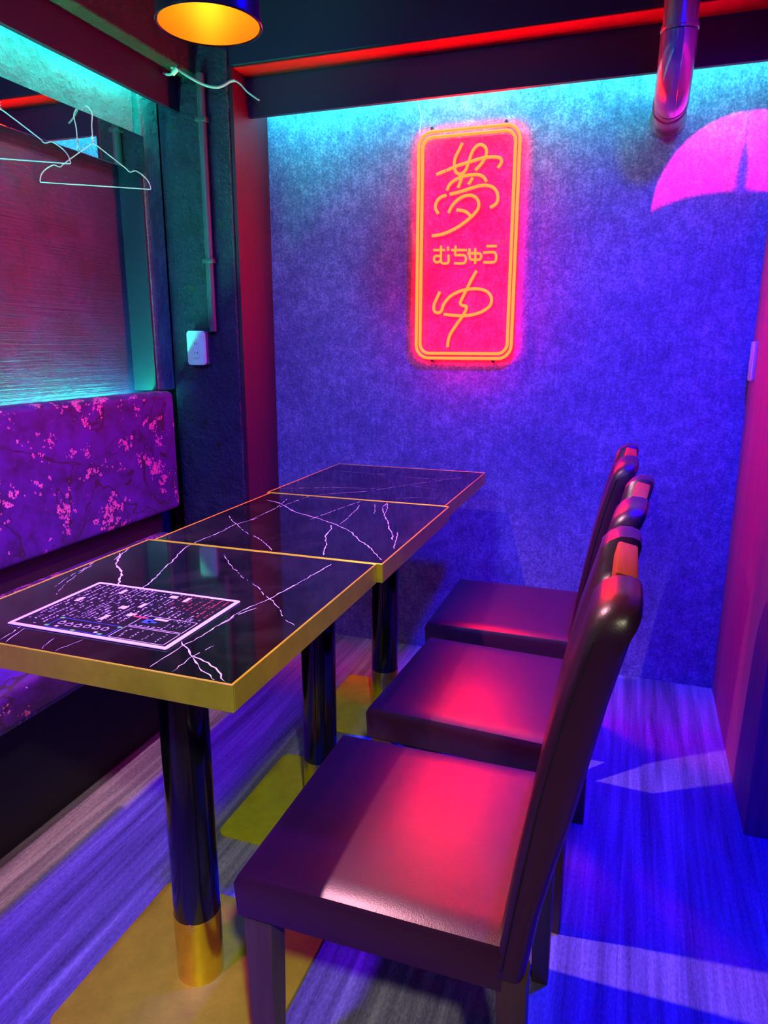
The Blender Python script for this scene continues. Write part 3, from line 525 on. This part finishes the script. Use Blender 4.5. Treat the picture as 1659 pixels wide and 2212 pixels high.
ho = bpy.data.objects.new('sign_halo_light', hd); COL.objects.link(ho); ho.parent = sign; ho.location = (0, 2.624 - SY, 0); ho.rotation_euler = (R_(90), 0, 0)
strokes('kanji_tube', KANJI, 0.0053, 6); strokes('kana_tube', KANA, 0.0042, 4); strokes('letter_tube', YU, 0.0053, 6)
for x, z in ((-0.735, 1.9605), (-0.475, 1.9605), (-0.72, 1.170), (-0.49, 1.170)):
    obj('standoff_screw', tube([S(x, z, 2.6425), S(x, z, 2.613)], 0.006, 12), M['chrome'], sign, True)
obj('power_wire', tube(smooth_path([S(-0.803, 2.075, 2.6395), S(-0.790, 2.04, 2.6395), S(-0.781, 2.00, 2.636), S(-0.781, 1.952, 2.615)], 6), 0.0016, 6), M['white'], sign, True)

# ------------------------------------------------------------------ exhaust duct
duct = thing('exhaust_duct', (0.043, 2.33, 2.45), 'glossy bent steel duct pipe dropping from the ceiling and turning into the back wall', 'pipe')
D0 = (0.043, 2.33, 2.45)
path = [Vector((0.043, 2.33, 2.45)), Vector((0.043, 2.33, 2.06))]
arc = [Vector((0.043 - 0.004 * a / 90, 2.33 + 0.125 * (1 - math.cos(R_(a))), 2.06 - 0.13 * math.sin(R_(a)))) for a in range(0, 91, 10)]
path2 = [arc[-1] + Vector((0, 0.03, 0)), Vector((0.037, 2.643, 1.93))]
lo = lambda L: [p - Vector(D0) for p in L]
obj('upright_pipe', tube(lo(path), 0.0465, 32), M['duct'], duct, True)
obj('elbow', tube(lo([path[-1]] + arc[1:] + path2[:1]), 0.0485, 32), M['duct'], duct, True)
obj('wall_pipe', tube(lo(path2), 0.0465, 32), M['duct'], duct, True)
obj('wall_flange', tube(lo([Vector((0.037, 2.634, 1.93)), Vector((0.037, 2.6435, 1.93))]), 0.056, 32), M['duct'], duct, True)
for p, q_ in ((Vector((0.043, 2.33, 2.074)), Vector((0.043, 2.33, 2.066))), (Vector((0.039, 2.462, 1.93)), Vector((0.039, 2.470, 1.93))), (Vector((0.038, 2.512, 1.93)), Vector((0.038, 2.518, 1.93)))):
    obj('crimp_ring', tube(lo([p, q_]), 0.0505, 32), M['duct'], duct, True)
obj('seam_line', tube(lo([a + Vector((0.012, 0, 0)) + (Vector((0, 2.455, 2.06)) - Vector((0, a.y, a.z))).normalized() * -0.047 for a in arc]), 0.0018, 6), M['duct'], duct, True)

# ------------------------------------------------------------------ pendant lamps
def pendant(loc, label, power, cord_top, R=1.0, Z=1.0, sock=1.0):
    t = thing('pendant_lamp', loc, label, 'pendant lamp', 'pendant lamps')
    prof = [(0.0895 * R, 0.0), (0.0895 * R, 0.012 * Z), (0.0875 * R, 0.05 * Z), (0.080 * R, 0.09 * Z), (0.066 * R, 0.122 * Z), (0.04 * R, 0.143 * Z), (0.022 * sock, 0.15 * Z)]
    inner = [(r - 0.003, z - 0.001) for r, z in prof[2:-1]] + [(0.018 * sock, 0.1475 * Z)]
    obj('shade', lathe(prof, 48), M['shade'], t, True)
    obj('shade_lining', lathe([(prof[0][0] - 0.003, 0.0005), (prof[0][0] - 0.003, 0.012 * Z)] + inner, 48), M['gold'], t, True)
    obj('rim', tube([(prof[0][0] * math.cos(2 * math.pi * k / 48), prof[0][0] * math.sin(2 * math.pi * k / 48), 0.0) for k in range(48)], 0.002, 8, closed=True), M['shade'], t, True)
    obj('socket', lathe([(0.0, 0.085 * Z), (0.016 * sock, 0.085 * Z), (0.018 * sock, 0.15 * Z), (0.022 * sock, 0.15 * Z + 0.035), (0.012 * sock, 0.15 * Z + 0.055), (0.004, 0.15 * Z + 0.06)], 24), M['shade'], t, True)
    bl = bmesh.new(); bmesh.ops.create_uvsphere(bl, u_segments=20, v_segments=12, radius=0.017)
    for v in bl.verts: v.co.z += 0.068 * Z
    obj('bulb', bl, M['bulb'] if power else M['white'], t, True)
    obj('cord', tube([(0, 0, 0.15 * Z + 0.055), (0, 0, cord_top)], 0.0028, 8), M['black'], t, True)
    obj('ceiling_cup', lathe([(0.0, cord_top - 0.028), (0.035, cord_top - 0.026), (0.04, cord_top), (0.0, cord_top)], 24), M['shade'], t, True)
    if power:
        d = bpy.data.lights.new('bulb_light', 'SPOT'); d.energy = power; d.color = (1.0, 0.42, 0.55); d.spot_size = R_(112); d.spot_blend = 0.6; d.shadow_soft_size = 0.012
        o = bpy.data.objects.new('bulb_light', d); COL.objects.link(o); o.parent = t; o.location = (0, 0, 0.045)
    return t
pendant((-0.745, 1.212, 1.766), 'black pendant lamp with gold lining over the tables, at the top edge of the photo', 70, 0.684)
pendant((0.152, 1.30, 2.008), 'flat black pendant lamp hung high over the aisle, above the photo', 0.0, 0.442, 1.5, 0.5, 0.35)

# ------------------------------------------------------------------ hanging rail and hangers
rail = thing('hanging_rail', (-1.69, 1.0, 1.87), 'mirror polished flat steel hanging rail under the teal lintel on the left wall', 'rail')
obj('bar', box(-0.003, 0.003, -1.6, 1.281, -0.062, 0.062, 0.001), M['mirror'], rail)
for y in (-0.8, 0.2, 1.2):
    obj('bracket', box(-0.108, -0.003, y - 0.012, y + 0.012, 0.02, 0.04), M['chrome'], rail)
def make_hanger(loc, label):
    t = thing('clothes_hanger', loc, label, 'clothes hanger', 'wire hangers on the rail')
    # local: x along the hanger, z up; origin at the neck
    half = [(0.0, 0.0), (0.012, -0.006), (0.088, -0.062), (0.098, -0.072), (0.106, -0.074), (0.116, -0.070), (0.124, -0.071), (0.142, -0.082), (0.157, -0.098), (0.163, -0.116), (0.1625, -0.122)]
    right = [Vector((x, 0, z)) for x, z in half]; left = [Vector((-x, 0, z)) for x, z in half]
    loop = smooth_path(right, 4) + [Vector((0.08, 0, -0.122)), Vector((-0.08, 0, -0.122))] + list(reversed(smooth_path(left, 4)))[:-1]
    obj('wire_frame', tube(loop, 0.0017, 8, closed=True), M['hanger'], t, True)
    rx = R_(-37)                                     # hook is turned back square to the rail
    def H(a, z): return Vector((a * math.cos(rx), -a * math.sin(rx) * -1, z))
    hk = [(0, 0, 0), (0, 0, 0.05), (0.004, 0, 0.072), (0.004, 0, 0.09), (-0.010, 0, 0.106), (-0.024, 0, 0.1045), (-0.0345, 0, 0.096), (-0.0375, 0, 0.082), (-0.0375, 0, 0.070)]
    c, s = math.cos(R_(-37)), math.sin(R_(-37))
    obj('hook', tube(smooth_path([(x * c, x * s, z) for x, y, z in hk], 5), 0.0018, 8), M['hanger'], t, True)
    tw = [(0.0035 * math.cos(k * 1.1), 0.0035 * math.sin(k * 1.1), 0.002 + k * 0.0013) for k in range(16)]
    obj('twist', tube(tw, 0.0014, 6), M['hanger'], t, True)
    t.rotation_euler.z = R_(37)
    return t
hg = make_hanger((-1.657, 1.985, 1.836), 'thin wire clothes hanger nearer the column, whole in view on the mirror rail')
copy_thing(hg, (-1.657, 1.632, 1.836), 'thin wire clothes hanger at the left edge of the photo, partly cut off')

# ------------------------------------------------------------------ electrics
t = thing('power_outlet', (-1.568, 2.388, 1.212), 'white double wall outlet on the front of the dark concrete column', 'outlet')
obj('back_box', box(-0.036, 0.046, -0.030, 0.0, -0.060, 0.062, 0.003), M['conduit'], t)
obj('cover_plate', prism(rrect(-0.039, 0.039, -0.0625, 0.0625, 0.010, 5), 'y', -0.038, -0.030, 0.002), M['white'], t, True)
ins = obj('socket_insert', prism(rrect(-0.013, 0.013, -0.034, 0.034, 0.002, 3), 'y', -0.0395, -0.0375), M['white'], t)
for z in (0.016, -0.018):
    for x in (-0.0055, 0.0055):
        obj('slot', box(x - 0.0011, x + 0.0011, -0.0398, -0.0385, z - 0.0042, z + 0.0042), M['dark'], t)
obj('lower_notch', box(-0.012, 0.012, -0.0383, -0.0375, -0.0375, -0.0365), M['dark'], t)
t = thing('conduit_pipe', (-1.503, 2.375, 1.272), 'slim dark conduit running up the column above the outlet', 'conduit')
obj('pipe', tube([(0, -0.004, 0), (0, -0.004, 0.865)], 0.0155, 16), M['conduit'], t, True)
for z in (0.25, 0.72): obj('clip', box(-0.022, 0.022, -0.021, 0.012, z - 0.008, z + 0.008, 0.003), M['conduit'], t, True)
t = thing('light_switch', (0.359, 2.575, 1.178), 'narrow white switch plate on the magenta lit partition at the right edge', 'switch')
obj('switch_plate', prism([(-p[0], p[1]) for p in rrect(-0.043, 0.043, -0.062, 0.062, 0.008, 4)], 'x', -0.009, 0.0, 0.002), M['white'], t, True)
obj('rocker', box(-0.012, -0.0085, -0.02, 0.02, -0.035, 0.035, 0.001), M['white'], t)
t = thing('loose_cable', (-1.62, 2.38, 2.17), 'loose grey cable with a taped joint strung across the top of the column', 'cable')
cb = [(-1.604, 2.30, 2.128), (-1.581, 2.30, 2.121), (-1.562, 2.30, 2.124), (-1.549, 2.30, 2.134), (-1.528, 2.30, 2.122), (-1.499, 2.305, 2.104), (-1.460, 2.325, 2.085), (-1.420, 2.335, 2.076), (-1.395, 2.345, 2.083), (-1.376, 2.355, 2.096), (-1.36, 2.36, 2.098)]
lc = lambda L: [(x + 1.62, y - 2.38, z - 2.17) for x, y, z in L]
obj('wire', tube(smooth_path(lc(cb), 5), 0.0045, 8), M['cable'], t, True)
obj('stub_wire', tube(smooth_path(lc([(-1.549, 2.30, 2.134), (-1.562, 2.298, 2.139), (-1.568, 2.298, 2.141)]), 4), 0.006, 8), M['cable'], t, True)
obj('tape', tube(lc([(-1.566, 2.30, 2.122), (-1.544, 2.30, 2.136)]), 0.0085, 10), M['white'], t, True)
obj('thin_wire', tube(smooth_path(lc([(-1.36, 2.36, 2.098), (-1.345, 2.37, 2.088), (-1.325, 2.375, 2.066), (-1.30, 2.38, 2.048), (-1.282, 2.38, 2.036)]), 5), 0.003, 8), M['cable'], t, True)

# ------------------------------------------------------------------ menu sheet
menu = thing('menu_sheet', (-0.764, 0.906, 0.7924), 'laminated black menu sheet with pale border and small print lying on the nearest table', 'menu')
a, b_ = 0.1505, 0.1065
obj('sheet', prism(rrect(-a, a, -b_, b_, 0.004, 3), 'z', 0.0, 0.0011), M['paper'], menu)
rm = random.Random(11)
def quad(bm, x0, x1, y0, y1, z=0.00145):
    v = [bm.verts.new(p) for p in ((x0, y0, z), (x1, y0, z), (x1, y1, z), (x0, y1, z))]; bm.faces.new(v)
def glyph(bm, cx, cy, s):                     # a tiny unreadable printed character: two or three strokes
    for _ in range(rm.choice((2, 2, 3))):
        if rm.random() < 0.5:
            y = cy + rm.uniform(-0.4, 0.4) * s; quad(bm, cx - s * 0.45, cx + s * rm.uniform(0.1, 0.45), y - s * 0.1, y + s * 0.1)
        else:
            x = cx + rm.uniform(-0.4, 0.4) * s; quad(bm, x - s * 0.1, x + s * 0.1, cy - s * 0.45, cy + s * rm.uniform(0.1, 0.45))
def column_text(bm, x, y0, y1, s):
    y = y1
    while y > y0:
        if rm.random() < 0.84: glyph(bm, x, y, s)
        y -= s * 1.18
        if rm.random() < 0.10: y -= s * 2
tw_, tr_, tb_, tg_, ty_ = (bmesh.new() for _ in range(5))
xs = -0.134
while xs < 0.135:
    right = xs > 0.055
    lo_ = -0.094 if xs < -0.088 else (-0.052 if xs < 0.03 else (-0.012 if xs < 0.13 else 0.0))
    brk = rm.uniform(0.0, 0.05)
    s = rm.choice((0.0040, 0.0046, 0.0054))
    red = xs > 0.04 and rm.random() < 0.55
    column_text(tr_ if red else tw_, xs, brk + 0.006, 0.094, s)
    column_text(tw_, xs, lo_, brk - 0.004, s)
    xs += s * rm.choice((1.6, 2.0, 2.6))
for cx, cy in ((-0.072, 0.075), (0.005, 0.03), (-0.02, -0.035), (0.06, 0.078), (-0.118, 0.02)):
    quad(tw_, cx - 0.004, cx + 0.004, cy - 0.010, cy + 0.010, 0.0016)
for cx, cy in ((-0.02, 0.012), (0.015, -0.012), (0.03, 0.082)):
    quad(ty_, cx - 0.007, cx + 0.007, cy - 0.006, cy + 0.006, 0.0017)
quad(tr_, 0.018, 0.05, -0.018, -0.013, 0.0017)
def frame(bm, x0, x1, y0, y1, w=0.0012):
    quad(bm, x0, x1, y0, y0 + w, 0.0016); quad(bm, x0, x1, y1 - w, y1, 0.0016); quad(bm, x0, x0 + w, y0, y1, 0.0016); quad(bm, x1 - w, x1, y0, y1, 0.0016)
frame(tw_, 0.038, 0.138, -0.050, -0.006); frame(tw_, 0.038, 0.138, -0.097, -0.053)
frame(tb_, -0.084, 0.034, -0.097, -0.058)
for i in range(6):                            # larger outlined marks in the blue frame
    cx = -0.068 + i * 0.0165; cy = -0.077 + rm.uniform(-0.003, 0.003)
    frame(tw_, cx - 0.0055, cx + 0.0055, cy - 0.006, cy + 0.004, 0.0013); quad(tw_, cx - 0.001, cx + 0.001, cy + 0.004, cy + 0.008, 0.0016)
for i in range(4): 
    for j in range(5): glyph(tw_, 0.052 + i * 0.022 + rm.uniform(-.002, .002), -0.062 - j * 0.0065, 0.0042)
for i in range(7): glyph(tw_, 0.05 + i * 0.008, -0.044, 0.006)
for i in range(4): column_text(tw_, 0.098 + i * 0.01, -0.040, -0.012, 0.0036)
quad(tw_, 0.062, 0.088, -0.018, -0.011, 0.0017); quad(tb_, 0.05, 0.064, -0.034, -0.018, 0.0017); quad(tb_, 0.058, 0.074, -0.03, -0.024, 0.0017)
for cx, cy in ((-0.082, -0.060), (-0.084, -0.092), (-0.03, -0.096), (0.02, -0.094), (0.032, -0.062)):
    quad(tg_, cx - 0.004, cx + 0.004, cy - 0.002, cy + 0.003, 0.0017)
for cx, cy in ((-0.066, -0.09), (0.01, -0.09)): quad(ty_, cx - 0.003, cx + 0.003, cy - 0.0025, cy + 0.0025, 0.0017)
pr = box(-a + 0.008, a - 0.008, -b_ + 0.008, b_ - 0.008, 0.0009, 0.0013)
for k, bmx in enumerate((tw_, tr_, tb_, tg_, ty_)): join(pr, bmx, k + 1)
obj('printed_area', pr, [M[k] for k in ('ink', 'textw', 'textr', 'textb', 'textg', 'texty')], menu)
